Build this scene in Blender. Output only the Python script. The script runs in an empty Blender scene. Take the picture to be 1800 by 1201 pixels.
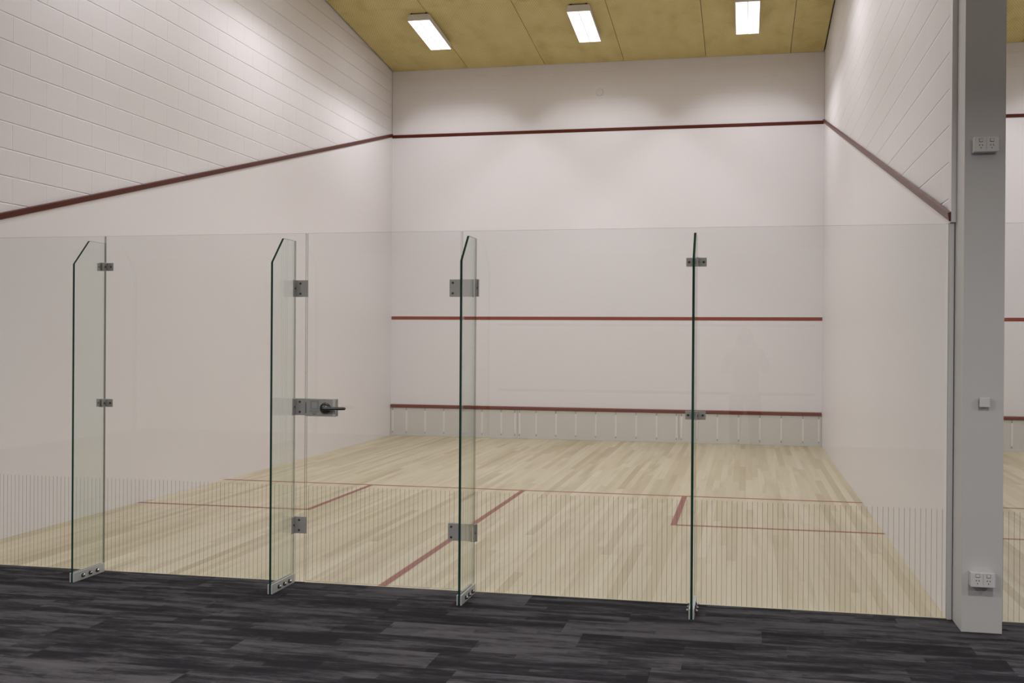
import bpy, bmesh, math, random
from mathutils import Vector, Matrix
random.seed(7)
S = bpy.context.scene
COL = S.collection
PI = math.pi

# ------------------------------------------------------------------ nodes
class N:
    """small helper that writes a node tree"""
    def __init__(s, name):
        s.m = bpy.data.materials.new(name); s.m.use_nodes = True
        s.t = s.m.node_tree; s.t.nodes.clear()
        s.out = s.t.nodes.new('ShaderNodeOutputMaterial')
    def n(s, kind, **kw):
        x = s.t.nodes.new(kind)
        for k, v in kw.items(): setattr(x, k, v)
        return x
    def l(s, a, b): s.t.links.new(a, b)
    def put(s, sock, v):
        if hasattr(v, 'is_output') or isinstance(v, bpy.types.NodeSocket): s.l(v, sock)
        else: sock.default_value = v
    def math(s, op, a, b=0.0, c=None):
        x = s.n('ShaderNodeMath', operation=op)
        s.put(x.inputs[0], a); s.put(x.inputs[1], b)
        if c is not None: s.put(x.inputs[2], c)
        return x.outputs[0]
    def pos(s):
        tc = s.n('ShaderNodeTexCoord'); return tc.outputs['Object']
    def sep(s, v):
        x = s.n('ShaderNodeSeparateXYZ'); s.l(v, x.inputs[0]); return x.outputs
    def comb(s, a, b, c=0.0):
        x = s.n('ShaderNodeCombineXYZ')
        for i, v in enumerate((a, b, c)): s.put(x.inputs[i], v)
        return x.outputs[0]
    def noise(s, vec, scale=1.0, detail=3.0, rough=0.5, scl=None):
        if scl:
            mp = s.n('ShaderNodeMapping'); s.l(vec, mp.inputs[0]); mp.inputs['Scale'].default_value = scl; vec = mp.outputs[0]
        x = s.n('ShaderNodeTexNoise'); s.l(vec, x.inputs['Vector'])
        x.inputs['Scale'].default_value = scale; x.inputs['Detail'].default_value = detail
        x.inputs['Roughness'].default_value = rough
        return x.outputs['Fac']
    def white(s, vec):
        x = s.n('ShaderNodeTexWhiteNoise', noise_dimensions='3D'); s.l(vec, x.inputs['Vector']); return x.outputs['Value']
    def ramp(s, fac, stops):
        x = s.n('ShaderNodeValToRGB'); s.put(x.inputs[0], fac)
        e = x.color_ramp.elements
        while len(e) < len(stops): e.new(0.5)
        for i, (p, c) in enumerate(stops):
            e[i].position = p; e[i].color = (*c, 1) if len(c) == 3 else c
        return x.outputs[0]
    def mix(s, fac, a, b, blend='MIX'):
        x = s.n('ShaderNodeMix', data_type='RGBA', blend_type=blend)
        s.put(x.inputs[0], fac)
        for i, v in ((6, a), (7, b)):
            s.put(x.inputs[i], v if isinstance(v, bpy.types.NodeSocket) else (*v, 1))
        return x.outputs[2]
    def bump(s, h, strength=0.5, dist=0.01, prev=None):
        x = s.n('ShaderNodeBump'); s.put(x.inputs['Height'], h)
        x.inputs['Strength'].default_value = strength; x.inputs['Distance'].default_value = dist
        if prev is not None: s.l(prev, x.inputs['Normal'])
        return x.outputs[0]
    def pbr(s, color, rough=0.5, metal=0.0, normal=None, spec=0.5, coat=0.0):
        b = s.n('ShaderNodeBsdfPrincipled')
        s.put(b.inputs['Base Color'], color if isinstance(color, bpy.types.NodeSocket) else (*color, 1))
        s.put(b.inputs['Roughness'], rough); b.inputs['Metallic'].default_value = metal
        b.inputs['Specular IOR Level'].default_value = spec
        b.inputs['Coat Weight'].default_value = coat
        if normal is not None: s.l(normal, b.inputs['Normal'])
        s.l(b.outputs[0], s.out.inputs[0]); return s.m

def plain(name, color, rough=0.5, metal=0.0, spec=0.5, coat=0.0, var=0.04, scale=30.0):
    k = N(name)
    f = k.noise(k.pos(), scale, 3)
    c = k.mix(k.math('MULTIPLY', f, 1.0), tuple(v * (1 - var) for v in color), tuple(min(1, v * (1 + var)) for v in color))
    return k.pbr(c, rough, metal, spec=spec, coat=coat)

WALL = (0.765, 0.742, 0.752)
def wall_material(name, axis, block, phase=0.9, strength=0.75):
    """painted wall; with block=True the tooled joints of 400 x 200 blocks"""
    k = N(name); p = k.pos(); x, y, z = k.sep(p)
    big = k.noise(p, 0.9, 4, 0.55); fine = k.noise(p, 90.0, 3, 0.6)
    base = k.mix(big, tuple(v * 0.975 for v in WALL), tuple(min(1, v * 1.02) for v in WALL))
    if not block:
        nm = k.bump(k.noise(p, 5.0, 3), 0.08, 0.01)
        nm = k.bump(fine, 0.05, 0.002, nm)
        return k.pbr(base, 0.42, normal=nm, spec=0.35)
    u = y if axis == 'y' else x
    rz = k.math('DIVIDE', k.math('SUBTRACT', z, 0.07), 0.2)
    row = k.math('FLOOR', rz); fz = k.math('SUBTRACT', rz, row)
    odd = k.math('FLOORED_MODULO', row, 2.0)
    ru = k.math('ADD', k.math('DIVIDE', k.math('SUBTRACT', u, phase), 0.4), k.math('MULTIPLY', odd, 0.5))
    cu = k.math('FLOOR', ru); fu = k.math('SUBTRACT', ru, cu)
    def edge(f, size, w):   # 1 in the joint, 0 on the block, soft in between
        d = k.math('MULTIPLY', k.math('MINIMUM', f, k.math('SUBTRACT', 1.0, f)), size)
        mr = k.n('ShaderNodeMapRange', interpolation_type='SMOOTHSTEP')
        k.l(d, mr.inputs[0]); mr.inputs[1].default_value = 0.001; mr.inputs[2].default_value = w
        mr.inputs[3].default_value = 1.0; mr.inputs[4].default_value = 0.0
        return mr.outputs[0]
    j = k.math('MAXIMUM', edge(fz, 0.2, 0.007), k.math('MULTIPLY', edge(fu, 0.4, 0.006), 0.42))
    tone = k.white(k.comb(row, cu, 3.0))
    c = k.mix(k.math('MULTIPLY', tone, 0.35), base, tuple(v * 0.955 for v in WALL))
    c = k.mix(k.math('MULTIPLY', j, 0.13 * strength / 0.6), c, (0.50, 0.47, 0.45))
    h = k.math('SUBTRACT', k.math('MULTIPLY', fine, 0.10), j)
    nm = k.bump(h, strength, 0.006)
    nm = k.bump(k.noise(p, 25.0, 4), 0.12, 0.004, nm)
    return k.pbr(c, 0.5, normal=nm, spec=0.35)

def wood_floor_material():
    k = N('maple_boards'); p = k.pos(); x, y, z = k.sep(p)
    W = 0.066
    rx = k.math('DIVIDE', x, W); row = k.math('FLOOR', rx); fx = k.math('SUBTRACT', rx, row)
    off = k.math('MULTIPLY', k.white(k.comb(row, 1.3, 7.1)), 2.6)
    ry = k.math('DIVIDE', k.math('ADD', y, off), 2.1); cell = k.math('FLOOR', ry); fy = k.math('SUBTRACT', ry, cell)
    r1 = k.white(k.comb(row, cell, 0.5)); r2 = k.white(k.comb(row, cell, 9.5))
    tone = k.ramp(r1, [(0.0, (0.40, 0.33, 0.20)), (0.10, (0.465, 0.40, 0.255)), (0.35, (0.53, 0.462, 0.312)), (0.7, (0.565, 0.497, 0.345)), (1.0, (0.60, 0.54, 0.40))])
    pv = k.comb(k.math('MULTIPLY', x, 55.0), k.math('MULTIPLY', y, 2.2), k.math('MULTIPLY', r2, 40.0))
    grain = k.noise(pv, 1.0, 5, 0.6)
    streak = k.noise(k.comb(k.math('MULTIPLY', x, 9.0), k.math('MULTIPLY', y, 0.7), k.math('MULTIPLY', r2, 20.0)), 1.0, 3, 0.5)
    c = k.mix(k.math('MULTIPLY', grain, 0.30), tone, (0.38, 0.31, 0.20))
    c = k.mix(k.ramp(streak, [(0.51, (0, 0, 0)), (0.70, (0.62, 0.62, 0.62))]), c, (0.36, 0.295, 0.175))
    patch = k.noise(p, 0.55, 2)
    c = k.mix(k.ramp(patch, [(0.35, (0, 0, 0)), (0.7, (0.20, 0.20, 0.20))]), c, (0.58, 0.52, 0.43))
    ex = k.math('LESS_THAN', k.math('MINIMUM', fx, k.math('SUBTRACT', 1.0, fx)), 0.014)
    ey = k.math('LESS_THAN', k.math('MINIMUM', fy, k.math('SUBTRACT', 1.0, fy)), 0.0012)
    e = k.math('MAXIMUM', ex, ey)
    c = k.mix(k.math('MULTIPLY', e, 0.30), c, (0.24, 0.185, 0.115))
    nm = k.bump(e, 0.1, -0.001)
    return k.pbr(c, 0.42, normal=nm, spec=0.4)

def carpet_material():
    k = N('carpet_planks'); p = k.pos(); x, y, z = k.sep(p)
    ry = k.math('DIVIDE', y, 0.25); row = k.math('FLOOR', ry)
    off = k.math('MULTIPLY', k.white(k.comb(row, 2.2, 1.0)), 1.0)
    rx = k.math('ADD', x, off); cell = k.math('FLOOR', rx)
    r = k.white(k.comb(row, cell, 4.0)); r2 = k.white(k.comb(row, cell, 14.0))
    v = k.comb(k.math('MULTIPLY', x, 2.0), k.math('MULTIPLY', y, 12.0), k.math('MULTIPLY', r2, 60.0))
    band = k.noise(v, 1.0, 4, 0.62)
    # stepped colour blocks woven within a plank
    sy = k.math('FLOOR', k.math('MULTIPLY', y, 16.0))
    sx = k.math('FLOOR', k.math('ADD', k.math('MULTIPLY', x, 2.3), k.math('MULTIPLY', k.white(k.comb(sy, 5.0, 0.0)), 3.0)))
    step = k.white(k.comb(sx, sy, 2.0))
    loc = k.noise(p, 260.0, 2, 0.7)
    rag = k.noise(p, 1.0, 4, 0.7, (14.0, 70.0, 14.0))
    f = k.math('ADD', k.math('MULTIPLY', band, 0.85), k.math('MULTIPLY', r, 0.16))
    f = k.math('ADD', f, k.math('MULTIPLY', step, 0.13))
    f = k.math('ADD', f, k.math('MULTIPLY', k.math('SUBTRACT', rag, 0.5), 0.42))
    f = k.math('ADD', f, k.math('MULTIPLY', k.math('SUBTRACT', loc, 0.5), 0.30))
    c = k.ramp(f, [(0.42, (0.0165, 0.0155, 0.0178)), (0.53, (0.034, 0.0318, 0.0360)), (0.62, (0.071, 0.0665, 0.0730)), (0.80, (0.104, 0.0980, 0.106))])
    nm = k.bump(k.noise(p, 420.0, 2), 0.7, 0.003)
    b = k.pbr(c, 0.95, normal=nm, spec=0.1)
    return b

def ceiling_material():
    k = N('perforated_plywood'); p = k.pos(); x, y, z = k.sep(p)
    pw = k.math('FLOOR', k.math('DIVIDE', k.math('SUBTRACT', x, 0.008), 1.185)); py = k.math('FLOOR', k.math('DIVIDE', k.math('SUBTRACT', y, 0.2), 2.4))
    r = k.white(k.comb(pw, py, 3.0))
    v = k.comb(k.math('ADD', x, k.math('MULTIPLY', r, 7.0)), k.math('MULTIPLY', y, 0.6), r)
    figure = k.noise(v, 3.2, 5, 0.62)
    w = k.n('ShaderNodeTexWave', bands_direction='X'); k.l(v, w.inputs['Vector'])
    w.inputs['Scale'].default_value = 1.2; w.inputs['Distortion'].default_value = 7.0; w.inputs['Detail'].default_value = 3; w.inputs['Detail Scale'].default_value = 1.2
    c = k.ramp(k.math('ADD', k.math('MULTIPLY', figure, 0.9), k.math('MULTIPLY', w.outputs['Fac'], 0.07)),
               [(0.28, (0.50, 0.40, 0.150)), (0.46, (0.62, 0.515, 0.215)), (0.60, (0.66, 0.555, 0.245)), (0.8, (0.70, 0.60, 0.28))])
    c = k.mix(k.math('MULTIPLY', r, 0.30), c, (0.56, 0.46, 0.185))
    # staggered perforations
    q = 0.032
    ry = k.math('DIVIDE', y, q); rr = k.math('FLOOR', ry)
    rx = k.math('ADD', k.math('DIVIDE', x, q), k.math('MULTIPLY', k.math('FLOORED_MODULO', rr, 2.0), 0.5))
    fx = k.math('SUBTRACT', k.math('FRACT', rx), 0.5); fy = k.math('SUBTRACT', k.math('FRACT', ry), 0.5)
    d = k.math('SQRT', k.math('ADD', k.math('MULTIPLY', fx, fx), k.math('MULTIPLY', fy, fy)))
    hole = k.math('LESS_THAN', d, 0.17)
    c = k.mix(k.math('MULTIPLY', hole, 0.8), c, (0.03, 0.02, 0.01))
    return k.pbr(c, 0.6, spec=0.25)

def glass_material(name, tint):
    k = N(name)
    g = k.n('ShaderNodeNewGeometry')
    ior = k.math('ADD', 1.5, k.math('MULTIPLY', g.outputs['Backfacing'], 1 / 1.5 - 1.5))
    fr = k.n('ShaderNodeFresnel'); k.l(ior, fr.inputs['IOR'])
    tr = k.n('ShaderNodeBsdfTransparent'); tr.inputs[0].default_value = (*tint, 1)
    gl = k.n('ShaderNodeBsdfGlossy'); gl.inputs['Roughness'].default_value = 0.0
    gl.inputs['Color'].default_value = (0.95, 0.97, 0.96, 1)
    mx = k.n('ShaderNodeMixShader'); k.l(fr.outputs[0], mx.inputs[0]); k.l(tr.outputs[0], mx.inputs[1]); k.l(gl.outputs[0], mx.inputs[2])
    k.l(mx.outputs[0], k.out.inputs[0]); return k.m

def edge_material(name):
    k = N(name); tr = k.n('ShaderNodeBsdfTransparent'); tr.inputs[0].default_value = (0.80, 0.84, 0.80, 1)
    d = k.n('ShaderNodeBsdfDiffuse'); d.inputs[0].default_value = (0.16, 0.16, 0.135, 1)
    mx = k.n('ShaderNodeMixShader'); mx.inputs[0].default_value = 0.5
    k.l(tr.outputs[0], mx.inputs[1]); k.l(d.outputs[0], mx.inputs[2]); k.l(mx.outputs[0], k.out.inputs[0]); return k.m

def lamp_material(name, color, strength):
    k = N(name); e = k.n('ShaderNodeEmission'); e.inputs[0].default_value = (*color, 1); e.inputs[1].default_value = strength
    k.l(e.outputs[0], k.out.inputs[0]); return k.m

def brushed(name, color, rough, metal=1.0):
    k = N(name); p = k.pos()
    f = k.noise(p, 1.0, 3, 0.6, (400.0, 400.0, 12.0))
    c = k.mix(f, tuple(v * 0.9 for v in color), color)
    return k.pbr(c, rough, metal, normal=k.bump(f, 0.08, 0.0005))

M = {
 'plaster': wall_material('painted_plaster', 'x', False),
 'block_y': wall_material('painted_blockwork', 'y', True),
 'block_x': wall_material('painted_blockwork_front', 'x', True, 0.1, 0.22),
 'wood': wood_floor_material(), 'carpet': carpet_material(), 'ply': ceiling_material(),
 'glass': glass_material('clear_glass', (0.984, 0.991, 0.988)),
 'finglass': glass_material('green_tinted_glass', (0.945, 0.968, 0.955)),
 'edge': plain('green_glass_edge', (0.010, 0.046, 0.033), 0.12, spec=0.6),
 'pane_edge': edge_material('pale_glass_edge'),
 'rail': plain('dark_red_enamel', (0.092, 0.0145, 0.0050), 0.36, spec=0.22),
 'line_wall': plain('brick_red_wall_paint', (0.26, 0.052, 0.030), 0.45),
 'line_floor': plain('red_floor_paint', (0.245, 0.072, 0.048), 0.45, var=0.08),
 'tin': plain('grey_white_metal', (0.60, 0.585, 0.55), 0.4, var=0.02, scale=2.0),
 'tin_rib': plain('pale_metal_rib', (0.72, 0.70, 0.67), 0.38),
 'screw': plain('dark_screw', (0.06, 0.055, 0.05), 0.4, 0.6),
 'steel': brushed('brushed_stainless', (0.44, 0.425, 0.41), 0.5, 0.3),
 'chrome': plain('polished_steel', (0.62, 0.61, 0.60), 0.14, 1.0, var=0.02),
 'alu': brushed('satin_aluminium', (0.64, 0.635, 0.625), 0.5, 0.3),
 'dark_metal': plain('dark_pewter_metal', (0.13, 0.125, 0.12), 0.28, 0.85),
 'black': plain('black_rubber', (0.012, 0.012, 0.012), 0.5),
 'slot': plain('dark_recess', (0.02, 0.02, 0.02), 0.6),
 'column': plain('grey_white_paint', (0.58, 0.57, 0.56), 0.5, var=0.02, scale=3.0),
 'plastic': plain('white_plastic', (0.66, 0.65, 0.645), 0.32, var=0.01),
 'stripe': plain('grey_film_stripe', (0.13, 0.125, 0.11), 0.6),
 'lampbody': plain('white_lamp_enamel', (0.72, 0.70, 0.70), 0.4, var=0.01),
 'lens': lamp_material('lit_diffuser', (1.0, 0.99, 0.97), 2.6),
 'gallery': plain('gallery_wall_paint', (0.76, 0.75, 0.74), 0.6, var=0.02, scale=1.0),
 'gceil': plain('gallery_ceiling_paint', (0.72, 0.71, 0.70), 0.7, var=0.01),
 'down': lamp_material('lit_downlight', (1.0, 0.95, 0.88), 6.0),
 'joint': plain('dark_joint', (0.10, 0.09, 0.085), 0.7),
}

# ------------------------------------------------------------------ mesh builder
class MB:
    def __init__(s): s.bm = bmesh.new()
    def faces(s, vs, fs, mi=0):
        v = [s.bm.verts.new(p) for p in vs]
        for f in fs:
            idx, m = (f, mi) if not isinstance(f[0], (list, tuple)) else (f[0], f[1])
            fc = s.bm.faces.new([v[i] for i in idx]); fc.material_index = m
        return v
    def box(s, x0, x1, y0, y1, z0, z1, bevel=0.0, mi=0, seg=2):
        vs = [(x, y, z) for x in (x0, x1) for y in (y0, y1) for z in (z0, z1)]
        fs = [(0, 1, 3, 2), (4, 6, 7, 5), (0, 4, 5, 1), (2, 3, 7, 6), (0, 2, 6, 4), (1, 5, 7, 3)]
        b = bmesh.new(); v = [b.verts.new(p) for p in vs]
        for f in fs: b.faces.new([v[i] for i in f]).material_index = mi
        if bevel: bmesh.ops.bevel(b, geom=b.edges[:], offset=bevel, segments=seg, profile=0.5, affect='EDGES')
        s.merge(b); return s
    def merge(s, b, mat=None):
        me = bpy.data.meshes.new('tmp'); b.to_mesh(me); b.free()
        if mat is not None: me.transform(mat)
        s.bm.from_mesh(me); bpy.data.meshes.remove(me)
    def cyl(s, a, b, r, r2=None, n=20, mi=0, rings=None):
        """solid of revolution from a to b; rings = [(t, r)...]"""
        a = Vector(a); b = Vector(b); d = b - a; L = d.length; q = d.to_track_quat('Z', 'Y')
        prof = rings or [(0, r), (1, r if r2 is None else r2)]
        rows = []
        for t, rr in prof:
            rows.append([s.bm.verts.new(a + q @ Vector((rr * math.cos(2 * PI * i / n), rr * math.sin(2 * PI * i / n), L * t))) for i in range(n)])
        for k in range(len(rows) - 1):
            for i in range(n):
                f = s.bm.faces.new([rows[k][i], rows[k][(i + 1) % n], rows[k + 1][(i + 1) % n], rows[k + 1][i]]); f.material_index = mi; f.smooth = True
        s.bm.faces.new(rows[0][::-1]).material_index = mi; s.bm.faces.new(rows[-1]).material_index = mi
        return s
    def prism(s, pts, axis, a, b, mi=0, side=None):
        """pts: polygon in the two other axes (in x<y<z order); side: material index per polygon edge"""
        def P(p, h):
            if axis == 'x': return (h, p[0], p[1])
            if axis == 'y': return (p[0], h, p[1])
            return (p[0], p[1], h)
        n = len(pts); A = [s.bm.verts.new(P(p, a)) for p in pts]; B = [s.bm.verts.new(P(p, b)) for p in pts]
        s.bm.faces.new(A[::-1]).material_index = mi; s.bm.faces.new(B).material_index = mi
        for i in range(n):
            f = s.bm.faces.new([A[i], A[(i + 1) % n], B[(i + 1) % n], B[i]]); f.material_index = side[i] if side else mi
        return s
    def build(s, name, mats, parent=None, org=None, smooth=False):
        bmesh.ops.recalc_face_normals(s.bm, faces=s.bm.faces[:])
        me = bpy.data.meshes.new(name)
        if not isinstance(mats, (list, tuple)): mats = [mats]
        for m in mats: me.materials.append(m)
        o = bpy.data.objects.new(name, me); COL.objects.link(o)
        w = Vector((0, 0, 0))
        if parent is not None:
            o.parent = parent; p = parent
            while p is not None: w += p.location; p = p.parent
        elif org is not None:
            o.location = org; w = Vector(org)
        s.bm.to_mesh(me); s.bm.free()
        me.transform(Matrix.Translation(-w))
        if smooth:
            for f in me.polygons: f.use_smooth = True
        return o

def tag(o, label=None, cat=None, group=None, kind=None):
    if label: o['label'] = label
    if cat: o['category'] = cat
    if group: o['group'] = group
    if kind: o['kind'] = kind
    return o
def empty(name, loc, label, cat, group=None):
    o = bpy.data.objects.new(name, None); COL.objects.link(o); o.location = loc; o.empty_display_size = 0.1
    return tag(o, label, cat, group, 'thing')
def copy_tree(o, parent=None):
    c = o.copy(); COL.objects.link(c)
    if parent is not None: c.parent = parent
    for ch in [x for x in COL.objects if x.parent == o and x != c]: copy_tree(ch, c)
    return c
def struct(mb, name, mats, label, cat='wall'):
    return tag(mb.build(name, mats), label, None, None, 'structure')

# ------------------------------------------------------------------ dimensions of the place
CW, CL = 6.4, 9.75          # court width, length
D = 6.62                    # spacing of the two courts
SL, Z0 = 0.0904, 5.595      # ceiling slope, height at the front wall
def cz(y): return Z0 + SL * (CL - y)
OUTL = lambda y: 2.13 + (4.57 - 2.13) * y / CL      # lower edge of the side out line

# ------------------------------------------------------------------ floors
for i, ox in enumerate((0.0, D)):
    f = struct(MB().box(ox - (0.0 if i else 0.0), ox + CW, 0.0, CL, -0.05, 0.0), 'floor', M['wood'],
        ['pale maple board court floor behind the glass', 'pale maple board floor of the next court, right of the pillar'][i])
    def line(x0, x1, y0, y1):
        MB().box(ox + x0, ox + x1, y0, y1, -0.0003, 0.0006).build('painted_line', M['line_floor'], f)
    line(0.0, CW, 4.26, 4.31)
    line(3.175, 3.225, 0.012, 4.26)
    line(0.0, 1.65, 2.61, 2.66); line(1.60, 1.65, 2.66, 4.26)
    line(4.75, CW, 2.61, 2.66); line(4.75, 4.80, 2.66, 4.26)
struct(MB().box(-4.2, 14.2, -9.8, -0.0, -0.05, 0.0), 'floor', M['carpet'], 'charcoal streaked carpet plank floor in front of the glass')

# ------------------------------------------------------------------ court walls
def side_wall(name, x0, x1, left_face, right_face, label, y0=0.022):
    """block wall with a plaster skin below the sloping out line on each finished face"""
    t = 0.008
    a = x0 + (t if left_face else 0); b = x1 - (t if right_face else 0)
    top0, top1 = cz(y0) + 0.03, cz(CL) + 0.03
    mb = MB(); mb.prism([(y0, 0), (CL, 0), (CL, top1), (y0, top0)], 'x', a, b, 0)
    low = [(y0, 0), (CL, 0), (CL, 4.60), (y0, OUTL(y0) + 0.03)]
    if left_face: mb.prism(low, 'x', x0, a - 0.0002, 1)
    if right_face: mb.prism(low, 'x', b + 0.0002, x1, 1)
    return struct(mb, name, [M['block_y'], M['plaster']], label)
side_wall('wall_left', -0.22, 0.0, False, True, 'white painted block and plaster side wall on the left of the court')
side_wall('wall_right', CW, D, True, True, 'white painted side wall between the court and the next court')
side_wall('wall_right', D + CW, D + CW + 0.22, True, False, 'white far side wall of the next court', -2.74)
for i, ox in enumerate((0.0, D)):
    mb = MB(); mb.box(ox - 0.0078, ox + CW + 0.0078, CL + 0.008, CL + 0.25, 0, Z0 + 0.03, mi=0)
    mb.box(ox, ox + CW, CL, CL + 0.0078, 0, 4.59, mi=1)
    w = struct(mb, 'wall_front', [M['block_x'], M['plaster']], ['white front wall of the court behind the glass', 'white front wall of the next court, right of the pillar'][i])
    sl = MB().box(ox + 0.004, ox + CW - 0.002, CL - 0.0015, CL, 1.78, 1.83).build('service_line', M['line_wall'], w)

# ------------------------------------------------------------------ ceiling of the courts
mb = MB(); mb.prism([(-2.75, cz(-2.75) + 0.03), (CL + 0.25, cz(CL + 0.25) + 0.03), (CL + 0.25, cz(CL + 0.25) + 0.09), (-2.75, cz(-2.75) + 0.09)], 'x', -0.22, D + CW + 0.22)
ceil = struct(mb, 'ceiling', M['black'], 'sloping plywood panel ceiling over the courts')
g = 0.0035
ys = [-2.75, -2.22, 0.18, 2.58, 4.98, 7.38, CL]
for ox, wdt in ((0.0, CW), (D, CW)):
    xs = [ox + 0.010] + [ox + 0.008 + 1.185 * i for i in range(1, 6)] + [ox + wdt - 0.008]
    for i in range(6):
        for j in range(len(ys) - 1):
            ya, yb = ys[j] + g * 0.5, ys[j + 1] - g * 0.5
            if i > 2 and ox > 0 and ya < 2: continue
            MB().prism([(ya, cz(ya)), (yb, cz(yb)), (yb, cz(yb) + 0.012), (ya, cz(ya) + 0.012)], 'x', xs[i] + g, xs[i + 1] - g).build('plywood_panel', M['ply'], ceil)

# ------------------------------------------------------------------ out line rails
def rail_front(ox, label):
    # bevelled section that throws the ball down: (y, z)
    r = MB().prism([(CL, 4.57), (CL - 0.016, 4.578), (CL - 0.016, 4.612), (CL, 4.62)], 'x', ox + 0.002, ox + CW - 0.002)
    return tag(r.build('out_line_rail', M['rail'], org=(ox + CW / 2, CL, 4.57)), label, 'court line', None, 'thing')
mb = MB(); mb.box(CW, CW + 0.0268, -0.055, 0.0215, 2.134, cz(0) - 0.01)
struct(mb, 'wall_right', [M['plaster']], 'narrow white wall return above the glass beside the pillar')
rail_front(0.0, 'dark red out line rail running across the top of the front wall')
rail_front(D, 'dark red out line rail on the next court\'s front wall, right of the pillar')
def rail_side(face, sgn, y0, label):
    mb = MB(); x = lambda d: face + sgn * d
    secs = []
    for y in (y0, CL - 0.018):
        z = OUTL(y) + 0.020
        secs.append([mb.bm.verts.new((x(d), y, z + h)) for d, h in ((0.0005, 0.0), (0.010, 0.002), (0.017, 0.046), (0.0005, 0.052))])
    A, B = secs
    mb.bm.faces.new(A); mb.bm.faces.new(B[::-1])
    for i in range(4): mb.bm.faces.new([A[i], A[(i + 1) % 4], B[(i + 1) % 4], B[i]])
    return tag(mb.build('out_line_rail', M['rail'], org=(face, y0, OUTL(y0))), label, 'court line', None, 'thing')
rail_side(0.0, 1, 0.024, 'dark red out line rail sloping up along the left wall')
rail_side(CW, -1, -0.052, 'red out line rail sloping down along the right wall to the pillar')

# ------------------------------------------------------------------ the tins
def tin(ox, label):
    t = empty('tin', (ox + CW / 2, CL, 0), label, 'tin board')
    yb = CL - 0.004
    MB().prism([(yb, 0.430), (yb - 0.026, 0.434), (yb - 0.026, 0.470), (yb - 0.010, 0.480), (yb, 0.480)], 'x', ox + 0.004, ox + CW - 0.004).build('top_rail', tinrail, t)
    for a, b in ((0.004, 1.996), (1.999, 4.399), (4.402, CW - 0.004)):
        pn = MB().box(ox + a, ox + b, yb - 0.012, yb, 0.030, 0.428, 0.001).build('metal_panel', M['tin'], t)
        xs = []
        x = {0.004: 0.26, 1.999: 2.287, 4.402: 4.652}[a]
        while x < b - 0.12: xs.append(x); x += 0.2985
        xs = [a + 0.035] * (1) + xs + [b - 0.035]
        for q in xs:
            MB().box(ox + q - 0.014, ox + q + 0.014, yb - 0.017, yb - 0.0122, 0.075, 0.385, 0.002).build('stiffening_rib', M['tin_rib'], pn)
            for z in (0.052, 0.396, 0.416):
                MB().cyl((ox + q - 0.003, yb - 0.0125, z), (ox + q - 0.003, yb - 0.0155, z), 0.006, n=10).build('screw', M['screw'], pn)
    MB().box(ox + 0.004, ox + CW - 0.004, yb - 0.018, yb, 0.0005, 0.0295, 0.001).build('foot_strip', M['tin'], t)
tinrail = plain('brown_red_enamel', (0.165, 0.036, 0.019), 0.4)
tin(0.0, 'grey ribbed metal tin with brown red top rail at the foot of the front wall')
tin(D, 'part of the next court\'s tin seen right of the pillar')

# ------------------------------------------------------------------ wall plate on the front wall
mb = MB().cyl((3.203, CL + 0.0078, 5.152), (3.203, CL - 0.006, 5.152), 0.055, 0.050, n=32)
tag(mb.build('cover_plate', M['lampbody'], org=(3.203, CL, 5.152)), 'small round white cover plate high on the front wall', 'cover plate', None, 'thing')

# ------------------------------------------------------------------ court lamps
ang = math.atan(SL)
def make_lamp():
    L, W, H, gp = 1.10, 0.304, 0.085, 0.016
    t = empty('ceiling_light', (0, 0, 0), 'x', 'light')
    top = -gp; bot = -gp - H
    b = MB()
    # tapered enamel housing with a rim round the lens
    b.prism([(-W / 2 + 0.012, top), (W / 2 - 0.012, top), (W / 2, bot + 0.004), (W / 2, bot), (-W / 2, bot), (-W / 2, bot + 0.004)], 'y', -L / 2, L / 2)
    b.build('housing', M['lampbody'], t)
    for s in (-1, 1):
        MB().box(min(s * 0.004, s * (W / 2 - 0.006)), max(s * 0.004, s * (W / 2 - 0.006)), -L / 2 + 0.012, L / 2 - 0.006, bot - 0.002, bot + 0.0005).build('diffuser', M['lens'], t)
        MB().box(s * 0.100 - 0.012, s * 0.100 + 0.012, -L / 2 + 0.0, -L / 2 + 0.03, top, 0.0).build('mounting_foot', M['black'], t)
        MB().box(s * 0.100 - 0.012, s * 0.100 + 0.012, L / 2 - 0.05, L / 2 - 0.02, top, 0.0).build('mounting_foot', M['black'], t)
    MB().box(-0.0045, 0.0045, -L / 2 + 0.012, L / 2 - 0.006, bot - 0.003, bot + 0.0005).build('centre_bar', M['lampbody'], t)
    MB().cyl((0.0, -L / 2 - 0.001, bot + 0.04), (0.0, -L / 2 + 0.002, bot + 0.04), 0.003, n=8).build('screw', M['screw'], t)
    return t
LAMP = 39.0
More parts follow.
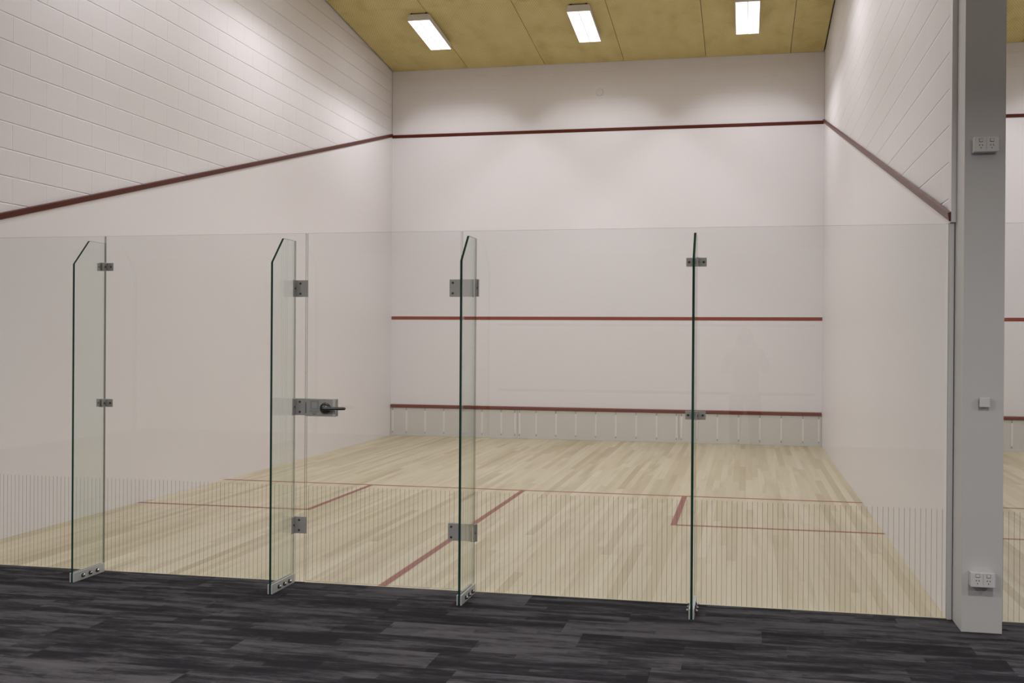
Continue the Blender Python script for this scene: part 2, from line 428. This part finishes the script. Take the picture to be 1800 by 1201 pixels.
def luminaire_curve(ld):
    """photometric curve of a twin linear reflector fitting: wide along the tubes, cut off across them"""
    ld.use_nodes = True; t = ld.node_tree; t.nodes.clear()
    def n(k, **kw):
        x = t.nodes.new(k)
        for a, b in kw.items(): setattr(x, a, b)
        return x
    def m(op, a, b=0.0):
        x = n('ShaderNodeMath', operation=op)
        for i, v in enumerate((a, b)):
            if isinstance(v, bpy.types.NodeSocket): t.links.new(v, x.inputs[i])
            else: x.inputs[i].default_value = v
        return x.outputs[0]
    g = n('ShaderNodeNewGeometry'); sp = n('ShaderNodeSeparateXYZ'); t.links.new(g.outputs['Incoming'], sp.inputs[0])
    az = m('MAXIMUM', m('ABSOLUTE', sp.outputs[2]), 0.001)
    def cut(v, lo, hi):
        r = n('ShaderNodeMapRange', interpolation_type='SMOOTHSTEP'); t.links.new(v, r.inputs[0])
        r.inputs[1].default_value = lo; r.inputs[2].default_value = hi; r.inputs[3].default_value = 1.0; r.inputs[4].default_value = 0.0
        return r.outputs[0]
    cx_ = cut(m('DIVIDE', m('ABSOLUTE', sp.outputs[0]), az), CUTX[0], CUTX[1])
    cy_ = cut(m('DIVIDE', m('ABSOLUTE', sp.outputs[1]), az), CUTY[0], CUTY[1])
    st = m('ADD', m('MULTIPLY', m('MULTIPLY', cx_, cy_), 1.0 - RES), RES)
    e = n('ShaderNodeEmission'); t.links.new(st, e.inputs[1]); o = n('ShaderNodeOutputLight'); t.links.new(e.outputs[0], o.inputs[0])
CUTX, CUTY, RES = (0.86, 1.35), (1.6, 2.9), 0.13
def lamp_light(x, y, z, power, court):
    ld = bpy.data.lights.new('lamp_beam', 'AREA'); ld.shape = 'RECTANGLE'; ld.size = 0.29; ld.size_y = 1.07
    ld.energy = power; ld.color = (1.0, 0.99, 1.05); ld.spread = PI; luminaire_curve(ld)
    o = bpy.data.objects.new('lamp_beam', ld); COL.objects.link(o); o.location = (x, y, z); o.rotation_euler = (-ang, 0, 0)
proto = make_lamp(); first = True
lx = (1.085, 3.215, 5.333)
pos_x = ('left', 'middle', 'right')
for ci, ox in enumerate((0.0, D)):
    for ri, ly in enumerate((8.10, 4.85, 1.60)):
        for xi, x in enumerate(lx):
            z = cz(ly)
            if ci == 1 and xi == 2 and ri > 0: continue
            vis = (ci == 0 and ri == 0)
            if vis:
                lab = ['twin lens ceiling light nearest the left wall, above the front of the court', 'middle one of the three ceiling lights, above the front of the court', 'ceiling light nearest the right wall, cut by the top of the photo'][xi]
                grp = 'row of ceiling lights by the front wall'
            else:
                lab = '%s ceiling light in the %s row of %s court' % (('left', 'middle', 'right')[xi], ('front', 'second', 'rear')[ri], 'the next' if ci else 'this')
                grp = 'court ceiling lights out of view'
            o = proto if first else copy_tree(proto)
            first = False
            tag(o, lab, 'light', grp)
            o.location = (ox + x, ly, z); o.rotation_euler = (-ang, 0, 0)
            zz = -0.016 - 0.085 - 0.005
            lamp_light(ox + x, ly + zz * -math.sin(-ang) * -1, z + zz, LAMP * (0.90, 0.98, 1.06)[ri], ci)

# ------------------------------------------------------------------ glass back wall
GT = 0.012
def stripes(mb, x0, x1, first_x, z0=0.004, z1=0.590):
    pitch, w = 0.02785, 0.0015
    k = math.ceil((x0 + 0.008 - first_x) / pitch)
    x = first_x + k * pitch
    while x < x1 - 0.008:
        mb.faces([(x - w / 2, 0.0063, z0), (x + w / 2, 0.0063, z0), (x + w / 2, 0.0063, z1), (x - w / 2, 0.0063, z1),
                  (x - w / 2, 0.0066, z0), (x + w / 2, 0.0066, z0), (x + w / 2, 0.0066, z1), (x - w / 2, 0.0066, z1)],
                 [(0, 1, 2, 3), (7, 6, 5, 4), (0, 3, 7, 4), (1, 5, 6, 2), (3, 2, 6, 7), (0, 4, 5, 1)])
        x += pitch
def pane(t, name, x0, x1, z0, z1):
    mb = MB(); h = GT / 2
    # materials: faces glass, edges pale
    mb.prism([(x0, z0), (x1, z0), (x1, z1), (x0, z1)], 'y', -h, h, 0, [1, 1, 1, 1])
    return mb.build(name, [M['glass'], M['pane_edge']], t)
def glass_panel(x0, x1, label, z0=0.0005):
    t = empty('glass_screen', ((x0 + x1) / 2, 0, 0), label, 'glass screen', 'fixed panes of the glass back wall')
    pane(t, 'pane', x0, x1, z0, 2.13)
    mb = MB(); stripes(mb, x0, x1, 0.0); mb.build('stripe_band', M['stripe'], t)['label'] = 'band of thin grey vertical stripes'
    return t
glass_panel(0.002, 1.340, 'clear glass panel at the far left edge, left of the first glass fin')
glass_panel(1.3465, 2.706, 'clear glass panel between the first fin and the door latch')
glass_panel(3.692, 5.053, 'clear glass panel right of the door, up to the fourth fin')
glass_panel(5.059, 6.3975, 'clear glass panel between the fourth fin and the pillar')
glass_panel(D + 0.03, D + 1.34, 'glass panel of the next court, right of the pillar')

# door
dx0, dx1 = 2.7165, 3.684
door = empty('door_1', ((dx0 + dx1) / 2, 0, 0), 'frameless glass door with lever lock and steel hinges between two fins', 'door'); door['kind'] = 'structure'
pane(door, 'pane', dx0, dx1, 0.008, 2.13)
mb = MB(); stripes(mb, dx0, dx1, 0.0, 0.012); mb.build('stripe_band', M['stripe'], door)['label'] = 'band of thin grey vertical stripes'

def bolt(mb, c, d, r=0.0068, h=0.004):
    c = Vector(c); d = Vector(d)
    mb.cyl(c, c + d * h, r, n=12, rings=[(0, r), (0.5, r), (1, r * 0.6)])
F, Bk = -GT / 2, GT / 2
for zc in (1.7925, 0.3500):
    h = MB()
    h.box(3.617, 3.756, F - 0.008, F - 0.0003, zc - 0.051, zc + 0.051, 0.001)
    h.box(3.617, 3.680, Bk + 0.0008, Bk + 0.008, zc - 0.051, zc + 0.051, 0.001)
    hg = h.build('hinge', M['steel'], door)
    MB().cyl((3.7605, F - 0.007, zc - 0.054), (3.7605, F - 0.007, zc + 0.050), 0.0050, n=12).build('hinge_pin', M['dark_metal'], hg)
    for z in (zc + 0.031, zc - 0.031):
        b = MB(); bolt(b, (3.637, F - 0.008, z), (0, -1, 0)); b.build('bolt', M['dark_metal'], hg)

# lock with lever handle
zc = 1.0695
lk = MB(); lk.box(2.720, 2.912, F - 0.022, F - 0.0003, zc - 0.053, zc + 0.053, 0.0025)
lk.box(2.720, 2.912, Bk + 0.0008, Bk + 0.012, zc - 0.053, zc + 0.053, 0.002)
lock = lk.build('lock', M['steel'], door)
MB().box(2.895, 2.9115, F - 0.0232, F - 0.0221, zc - 0.049, zc + 0.049, 0.0004).build('end_trim', M['alu'], lock)
# engraved square frame and lines below it
mb = MB(); yy0, yy1 = F - 0.0226, F - 0.0219
def engr(x0, x1, z0, z1): mb.box(x0, x1, yy0, yy1, z0, z1)
for q in (0.0, 0.006):
    x0, x1, z0, z1 = 2.752 + q, 2.803 - q, zc - 0.012 + q, zc + 0.041 - q
    engr(x0, x1, z1 - 0.0012, z1); engr(x0, x1, z0, z0 + 0.0012); engr(x0, x0 + 0.0012, z0, z1); engr(x1 - 0.0012, x1, z0, z1)
for i in range(9): engr(2.748 + i * 0.0068, 2.7515 + i * 0.0068, zc - 0.024, zc - 0.020)
for i in range(5): engr(2.757 + i * 0.0075, 2.762 + i * 0.0075, zc - 0.034, zc - 0.031)
engr(2.766, 2.786, zc - 0.042, zc - 0.039)
mb.build('engraving', M['dark_metal'], lock)
MB().box(2.7205, 2.7245, F - 0.0228, F - 0.0219, zc - 0.035, zc + 0.030).build('latch_gap', M['slot'], lock)
kx, kz = 2.848, zc - 0.003
ro = MB().cyl((kx, F - 0.022, kz), (kx, F - 0.050, kz), 0.034, n=32, rings=[(0, 0.034), (0.25, 0.034), (0.5, 0.031), (0.75, 0.024), (0.93, 0.012), (1, 0.004)])
ro = ro.build('rose', M['dark_metal'], lock)
lv = MB(); lv.cyl((kx, F - 0.040, kz), (kx, F - 0.068, kz), 0.011, n=20)
segs = [(0.0, 0.0125, 0), (0.03, 0.0115, 0.0), (0.07, 0.0100, 0.001), (0.115, 0.0095, 0.002), (0.150, 0.009, 0.003), (0.157, 0.006, 0.003)]
rows = []
for dx, r, dz in segs:
    rows.append([lv.bm.verts.new((kx - 0.012 + dx, F - 0.066 + 0.55 * r * math.cos(a), kz + dz + r * math.sin(a))) for a in [2 * PI * i / 16 for i in range(16)]])
for a, b in zip(rows, rows[1:]):
    for i in range(16): lv.bm.faces.new([a[i], a[(i + 1) % 16], b[(i + 1) % 16], b[i]])
lv.bm.faces.new(rows[0]); lv.bm.faces.new(rows[-1])
tag(lv.build('lever_handle', M['dark_metal'], door, smooth=True), 'dark grey lever handle pointing right')

# ------------------------------------------------------------------ fins
FD = 0.340; FT = 0.013
def fin(xc, label, kind):
    t = empty('glass_fin', (xc, -0.17, 0), label, 'glass fin', 'glass fins bracing the glass wall')
    a, b = xc - FT / 2, xc + FT / 2
    y1 = -GT / 2 - 0.0035
    prof = [(y1, 0.002), (-FD, 0.002), (-FD, 1.930), (-0.186, 2.083), (y1, 2.083)]
    MB().prism(prof, 'x', a, b, 0, [1, 1, 1, 2, 2]).build('pane', [M['finglass'], M['edge'], M['pane_edge']], t)
    # foot clamp
    for s in (-1, 1):
        e = b if s > 0 else a
        x0, x1 = sorted((e + s * 0.0004, e + s * 0.008))
        cl = MB().box(x0, x1, -FD - 0.004, -0.020, 0.0, 0.056, 0.001).build('foot_clamp', M['alu'], t)
        xo = e + s * 0.008
        for y in (-0.255, -0.180, -0.105):
            MB().cyl((xo, y, 0.026), (xo + s * 0.004, y, 0.026), 0.012, n=20).build('washer', M['black'], cl)
            MB().cyl((xo + s * 0.004, y, 0.026), (xo + s * 0.018, y, 0.026), 0.010, n=20, rings=[(0, 0.0095), (0.4, 0.0095), (0.75, 0.007), (1, 0.002)]).build('dome_nut', M['chrome'], cl)
    def angle(side, z, w, leg, h, pb, lb, name='angle_bracket'):
        """plate against the pane and leg along the fin, on one side of it"""
        e = b if side > 0 else a
        g = MB(); s = side
        X = lambda d: e + s * (0.0004 + d)
        px = sorted((X(0), X(w))); lx_ = sorted((X(0), X(0.005)))
        g.box(px[0], px[1], F - 0.0055, F - 0.0004, z - h / 2, z + h / 2, 0.0008)
        g.box(lx_[0], lx_[1], F - leg, F - 0.0050, z - h / 2, z + h / 2, 0.0008)
        br = g.build(name, M['steel'], t)
        for dx, dz in pb:
            q = MB(); bolt(q, (X(dx), F - 0.0055, z + dz), (0, -1, 0)); q.build('bolt', M['dark_metal'], br)
        for dy, dz in lb:
            q = MB(); bolt(q, (X(0.005), F - dy, z + dz), (s, 0, 0)); q.build('bolt', M['dark_metal'], br)
        return br
    if kind == 'mid':
        for z in (1.934, 1.0700):
            for s in (-1, 1): angle(s, z, 0.050, 0.048, 0.050, [(0.034, 0)], [(0.024, 0)])
    elif kind == 'latch':
        for z in (1.7925, 0.3500): angle(1, z, 0.079, 0.052, 0.102, [(0.030, 0.031), (0.030, -0.031)], [(0.026, 0)], 'corner_bracket')
        angle(1, 1.0715, 0.071, 0.052, 0.102, [(0.030, 0.031), (0.030, -0.031)], [(0.026, 0)], 'strike_bracket')
    else:
        for z in (1.7925, 0.3500): angle(1, z, 0.014, 0.034, 0.102, [], [(0.018, 0)], 'corner_bracket')
    return t
fin(1.3433 + 0.006, 'leftmost glass fin, braced to the panes by small clamps', 'mid')
fin(2.6385, 'glass fin left of the door, carrying the latch bracket', 'latch')
fin(3.7745, 'glass fin at the hinge side of the door', 'hinge')
fin(5.0575, 'rightmost glass fin, seen edge on, nearest the pillar', 'mid')

# channel that holds the last pane
mb = MB(); mb.box(6.399, 6.424, -0.021, 0.021, 0.0, 2.132, 0.0015)
tag(mb.build('edge_channel', M['alu'], org=(6.41, 0, 0)), 'upright grey aluminium channel holding the glass beside the pillar', 'channel', None, 'thing')

# ------------------------------------------------------------------ pillar with its fittings
PX0, PX1, PY0 = 6.427, 6.624, -0.262
mb = MB(); mb.box(PX0, PX1, PY0, -0.0225 + 0.044, 0.0, cz(0.0) - 0.02, 0.002)
tag(mb.build('pillar', M['column'], org=((PX0 + PX1) / 2, -0.12, 0)), 'tall square grey white pillar at the right between the courts', 'pillar', None, 'thing')
def outlet(xc, zc, label):
    t = empty('power_outlet', (xc, PY0, zc), label, 'power outlet', 'double power outlets on the pillar')
    y0 = PY0 - 0.0003
    MB().box(xc - 0.0575, xc + 0.0575, y0 - 0.048, y0, zc - 0.0365, zc + 0.0365, 0.003).build('mounting_block', M['plastic'], t)
    fp = MB().box(xc - 0.059, xc + 0.059, y0 - 0.064, y0 - 0.0482, zc - 0.038, zc + 0.038, 0.004, seg=3).build('faceplate', M['plastic'], t)
    yf = y0 - 0.064
    for s in (-1, 1):
        cx = xc + s * 0.026
        MB().box(cx - 0.0098, cx + 0.0098, yf - 0.0006, yf + 0.001, zc + 0.0122, zc + 0.0295).build('switch_surround', M['joint'], t)
        MB().box(cx - 0.0085, cx + 0.0085, yf - 0.004, yf + 0.001, zc + 0.014, zc + 0.028, 0.0015).build('rocker_switch', M['plastic'], t)
        for dx, dz, rot in ((-0.0065, 0.000, 0.5), (0.0065, 0.000, -0.5), (0.0, -0.014, 0.0)):
            sl_ = MB(); b = bmesh.new(); bmesh.ops.create_cube(b, size=1.0)
            m = Matrix.Translation((cx + dx, yf - 0.0002, zc - 0.004 + dz)) @ Matrix.Rotation(rot, 4, 'Y') @ Matrix.Diagonal((0.0030, 0.0012, 0.0075, 1))
            sl_.merge(b, m); sl_.build('pin_slot', M['slot'], fp)
    MB().box(xc - 0.0004, xc + 0.0004, yf - 0.0004, yf + 0.001, zc - 0.030, zc + 0.030).build('moulding_line', M['joint'], fp)
outlet(6.519, 2.498, 'upper white double power outlet, high on the pillar')
outlet(6.519, 0.284, 'lower white double power outlet, near the foot of the pillar')
sx, sz = 6.527, 1.186
t = empty('wall_switch', (sx, PY0, sz), 'small square white switch halfway up the pillar', 'switch')
MB().box(sx - 0.021, sx + 0.021, PY0 - 0.022, PY0 - 0.0003, sz - 0.021, sz + 0.021, 0.002).build('base', M['slot'], t)
MB().box(sx - 0.0255, sx + 0.0255, PY0 - 0.036, PY0 - 0.0222, sz - 0.0255, sz + 0.0255, 0.004, seg=3).build('rocker', M['plastic'], t)

# ------------------------------------------------------------------ the gallery the photo is taken from
struct(MB().box(-4.2, 14.2, -9.95, -9.75, 0, 2.80), 'wall_back', M['gallery'], 'pale wall behind the viewer, reflected faintly in the glass')
struct(MB().box(-4.4, -4.2, -9.95, 0.0, 0, 6.8), 'wall_left', M['gallery'], 'end wall of the gallery on the left')
struct(MB().box(14.2, 14.4, -9.95, 0.0, 0, 6.8), 'wall_right', M['gallery'], 'end wall of the gallery on the right')
struct(MB().box(-4.2, -0.2205, 0.0, 0.2, 0, 6.6), 'wall_left', M['gallery'], 'gallery wall left of the court')
struct(MB().box(D + CW + 0.221, 14.2, 0.0, 0.2, 0, 6.6), 'wall_right', M['gallery'], 'gallery wall right of the next court')
struct(MB().box(-4.2, 14.2, -9.95, -2.91, 2.80, 2.95), 'ceiling', M['gceil'], 'low white ceiling over the gallery')
struct(MB().box(-4.2, 14.2, -2.905, -2.755, 2.80, 6.9), 'wall_bulkhead', M['gallery'], 'pale bulkhead above the gallery ceiling edge')
struct(MB().box(-4.2, -0.2205, -2.75, 0.0, 6.6, 6.75), 'ceiling', M['gceil'], 'white ceiling left of the courts')
for x0, x1, z0, z1 in ((1.7, 6.3, 1.69, 1.73), (1.7, 6.3, 0.71, 0.75)):
    struct(MB().box(x0, x1, -9.749, -9.735, z0, z1), 'trim_1', M['joint'], 'narrow rail along the gallery back wall')
def downlight(x, y, label, power):
    t = empty('downlight', (x, y, 2.80), label, 'light', 'gallery downlights')
    MB().cyl((x, y, 2.7995), (x, y, 2.792), 0.060, 0.056, n=28).build('trim_ring', M['lampbody'], t)
    MB().cyl((x, y, 2.7915), (x, y, 2.789), 0.042, n=28).build('lens', M['down'], t)
    ld = bpy.data.lights.new('downlight_beam', 'AREA'); ld.shape = 'DISK'; ld.size = 0.10; ld.energy = power; ld.color = (1.0, 0.975, 0.96); ld.spread = PI
    o = bpy.data.objects.new('downlight_beam', ld); COL.objects.link(o); o.location = (x, y, 2.786)
DOWN = 31.0
for r, y in enumerate((-3.02, -5.35)):
    for c, x in enumerate((-1.9, 0.9, 3.7, 6.5, 9.3)):
        downlight(x, y, 'round recessed downlight, %s from the left in the %s of the gallery ceiling' % (('first', 'second', 'third', 'fourth', 'fifth')[c], ('front row', 'rear row')[r]), DOWN)

# ------------------------------------------------------------------ the photographer, seen faintly reflected in the glass
def skin(name, mat, pts, edges, parent, sub=2):
    me = bpy.data.meshes.new(name); me.from_pydata([p[:3] for p in pts], edges, []); me.materials.append(mat)
    o = bpy.data.objects.new(name, me); COL.objects.link(o); o.parent = parent
    o.location = (0, 0, 0); me.transform(Matrix.Translation(-parent.location))
    sk = o.modifiers.new('skin', 'SKIN'); sk.use_smooth_shade = True
    for i, p in enumerate(pts):
        rr = p[3] if isinstance(p[3], tuple) else (p[3], p[3])
        me.skin_vertices[0].data[i].radius = rr; me.skin_vertices[0].data[i].use_root = (i == 0)
    ss = o.modifiers.new('smooth', 'SUBSURF'); ss.levels = sub; ss.render_levels = sub
    return o
def person():
    X, Y = 5.335, -6.625
    t = empty('person', (X, Y, 0), 'person in a grey jacket holding a camera to the eye, reflected in the glass', 'person')
    skinm = plain('skin_tone', (0.42, 0.26, 0.18), 0.5); jac = plain('grey_jacket_cloth', (0.10, 0.10, 0.105), 0.85)
    tro = plain('dark_trouser_cloth', (0.035, 0.035, 0.04), 0.9); hair = plain('brown_hair', (0.05, 0.032, 0.02), 0.6)
    P = []; E = []
    def a(x, y, z, r, prev=None):
        P.append((X + x, Y + y, z, r)); i = len(P) - 1
        if prev is not None: E.append((prev, i))
        return i
    pel = a(0, 0, 0.95, (0.13, 0.10)); sp = a(0, -0.01, 1.12, (0.12, 0.09), pel); ch = a(0, -0.01, 1.30, (0.14, 0.10), sp)
    nk = a(0, 0.02, 1.41, 0.052, ch); h0 = a(0, 0.075, 1.475, (0.062, 0.075), nk); h1 = a(0, 0.10, 1.54, (0.074, 0.090), h0); a(0, 0.095, 1.615, (0.055, 0.065), h1)
    for s in (-1, 1):
        sh = a(s * 0.165, 0.0, 1.35, 0.055, ch); el = a(s * 0.235, 0.11, 1.135, 0.040, sh); fo = a(s * 0.17, 0.20, 1.29, 0.036, el)
        wr = a(s * 0.125, 0.245, 1.405, (0.026, 0.020), fo); pa = a(s * 0.092, 0.262, 1.455, (0.032, 0.016), wr)
        for k, (dx, dy, dz, L) in enumerate(((0.020, 0.006, 0.012, 1.0), (0.006, 0.014, 0.022, 1.1), (-0.006, 0.020, 0.020, 1.0), (-0.016, 0.022, 0.008, 0.85))):
            f1 = a(s * (0.092 + dx * 0.6), 0.268 + dy, 1.470 + dz, 0.0085, pa)
            f2 = a(s * (0.078 + dx * 0.5), 0.290 + dy * 0.6, 1.486 + dz * L, 0.0080, f1); a(s * (0.060 + dx * 0.4), 0.294 + dy * 0.5, 1.492 + dz * L, 0.0072, f2)
        t1 = a(s * 0.070, 0.245, 1.452, 0.0095, pa); a(s * 0.055, 0.235, 1.470, 0.0085, t1)
        hp = a(s * 0.095, 0, 0.87, 0.085, pel); kn = a(s * 0.11, 0.02, 0.49, 0.056, hp); an = a(s * 0.12, -0.02, 0.09, 0.036, kn); a(s * 0.13, 0.12, 0.045, 0.028, an)
    skin('body', skinm, P, E, t)
    P2 = []; E2 = []
    P, E = P2, E2
    def a(x, y, z, r, prev=None):
        P2.append((X + x, Y + y, z, r)); i = len(P2) - 1
        if prev is not None: E2.append((prev, i))
        return i
    pel = a(0, 0, 0.84, (0.185, 0.135)); sp = a(0, -0.01, 1.06, (0.155, 0.12), pel); ch = a(0, -0.01, 1.29, (0.165, 0.125), sp); a(0, 0.012, 1.395, 0.072, ch)
    for s in (-1, 1):
        sh = a(s * 0.170, 0.0, 1.345, 0.072, ch); el = a(s * 0.240, 0.11, 1.13, 0.060, sh); fo = a(s * 0.17, 0.20, 1.29, 0.048, el); a(s * 0.125, 0.237, 1.385, 0.038, fo)
    skin('jacket', jac, P2, E2, t)
    P2 = []; E2 = []
    pel = a(0, 0, 0.93, (0.145, 0.115))
    for s in (-1, 1):
        hp = a(s * 0.097, 0, 0.84, 0.098, pel); kn = a(s * 0.11, 0.02, 0.49, 0.072, hp); a(s * 0.12, -0.018, 0.11, 0.058, kn)
    skin('trousers', tro, P2, E2, t)
    for s in (-1, 1):
        P2 = []; E2 = []
        h = a(s * 0.12, -0.045, 0.050, (0.040, 0.048)); m = a(s * 0.125, 0.05, 0.047, (0.042, 0.045), h); a(s * 0.132, 0.155, 0.038, (0.038, 0.034), m)
        skin('shoe', M['black'], P2, E2, t)
    P2 = []; E2 = []
    h = a(0, 0.045, 1.50, (0.070, 0.050)); m = a(0, 0.06, 1.58, (0.082, 0.072), h); a(0, 0.085, 1.635, (0.062, 0.062), m)
    skin('hair', hair, P2, E2, t)
    fx = lambda x: X + x
    for s in (-1, 1):
        MB().cyl((X + s * 0.072, Y + 0.095, 1.535), (X + s * 0.086, Y + 0.085, 1.535), 0.024, 0.018, n=16).build('ear', skinm, t)
        MB().cyl((X + s * 0.031, Y + 0.182, 1.548), (X + s * 0.031, Y + 0.190, 1.548), 0.010, 0.006, n=14).build('eye', M['black'], t)
    MB().cyl((X, Y + 0.175, 1.535), (X, Y + 0.205, 1.515), 0.010, 0.013, n=12).build('nose', skinm, t)
    MB().box(X - 0.024, X + 0.024, Y + 0.165, Y + 0.182, 1.478, 1.486, 0.003).build('mouth', plain('lips', (0.35, 0.12, 0.10), 0.5), t)
    c = empty('camera_body', (5.327, -6.33, 1.493), 'black camera held at eye level by the person', 'camera')
    MB().box(5.327 - 0.066, 5.327 + 0.066, -6.365, -6.318, 1.448, 1.535, 0.008, seg=3).box(5.327 - 0.022, 5.327 + 0.022, -6.363, -6.322, 1.530, 1.556, 0.006).build('body', M['black'], c)
    MB().cyl((5.327, -6.3175, 1.493), (5.327, -6.245, 1.493), 0.036, n=32, rings=[(0, 0.032), (0.2, 0.036), (1, 0.036)]).build('lens', M['black'], c)
person()

# ------------------------------------------------------------------ world, camera
w = bpy.data.worlds.new('world'); S.world = w; w.use_nodes = True
w.node_tree.nodes['Background'].inputs[0].default_value = (0.5, 0.5, 0.5, 1); w.node_tree.nodes['Background'].inputs[1].default_value = 0.0
cx, cy, cz_, ya, pi_, ro_, FP = 5.3271715, -6.2173044, 1.4933580, -0.2111920, -0.0022934, 0.0066915, 1908.85666
f = Vector((math.sin(ya) * math.cos(pi_), math.cos(ya) * math.cos(pi_), math.sin(pi_)))
r = Vector((math.cos(ya), -math.sin(ya), 0)); u = r.cross(f)
r2 = math.cos(ro_) * r + math.sin(ro_) * u; u2 = -math.sin(ro_) * r + math.cos(ro_) * u
cam = bpy.data.cameras.new('camera'); cam.sensor_width = 36; cam.sensor_fit = 'HORIZONTAL'; cam.lens = FP / 1800 * 36; cam.clip_start = 0.01
co = bpy.data.objects.new('camera', cam); COL.objects.link(co)
co.matrix_world = Matrix(((r2.x, u2.x, -f.x, cx), (r2.y, u2.y, -f.y, cy), (r2.z, u2.z, -f.z, cz_), (0, 0, 0, 1)))
S.camera = co
S.view_settings.view_transform = 'Standard'; S.view_settings.look = 'None'
S.view_settings.exposure = 0.0; S.view_settings.gamma = 1.0; S.view_settings.use_curve_mapping = False
S.cycles.max_bounces = 12; S.cycles.diffuse_bounces = 6; S.cycles.glossy_bounces = 5; S.cycles.transparent_max_bounces = 16
S.cycles.use_denoising = True; S.cycles.sample_clamp_indirect = 8.0
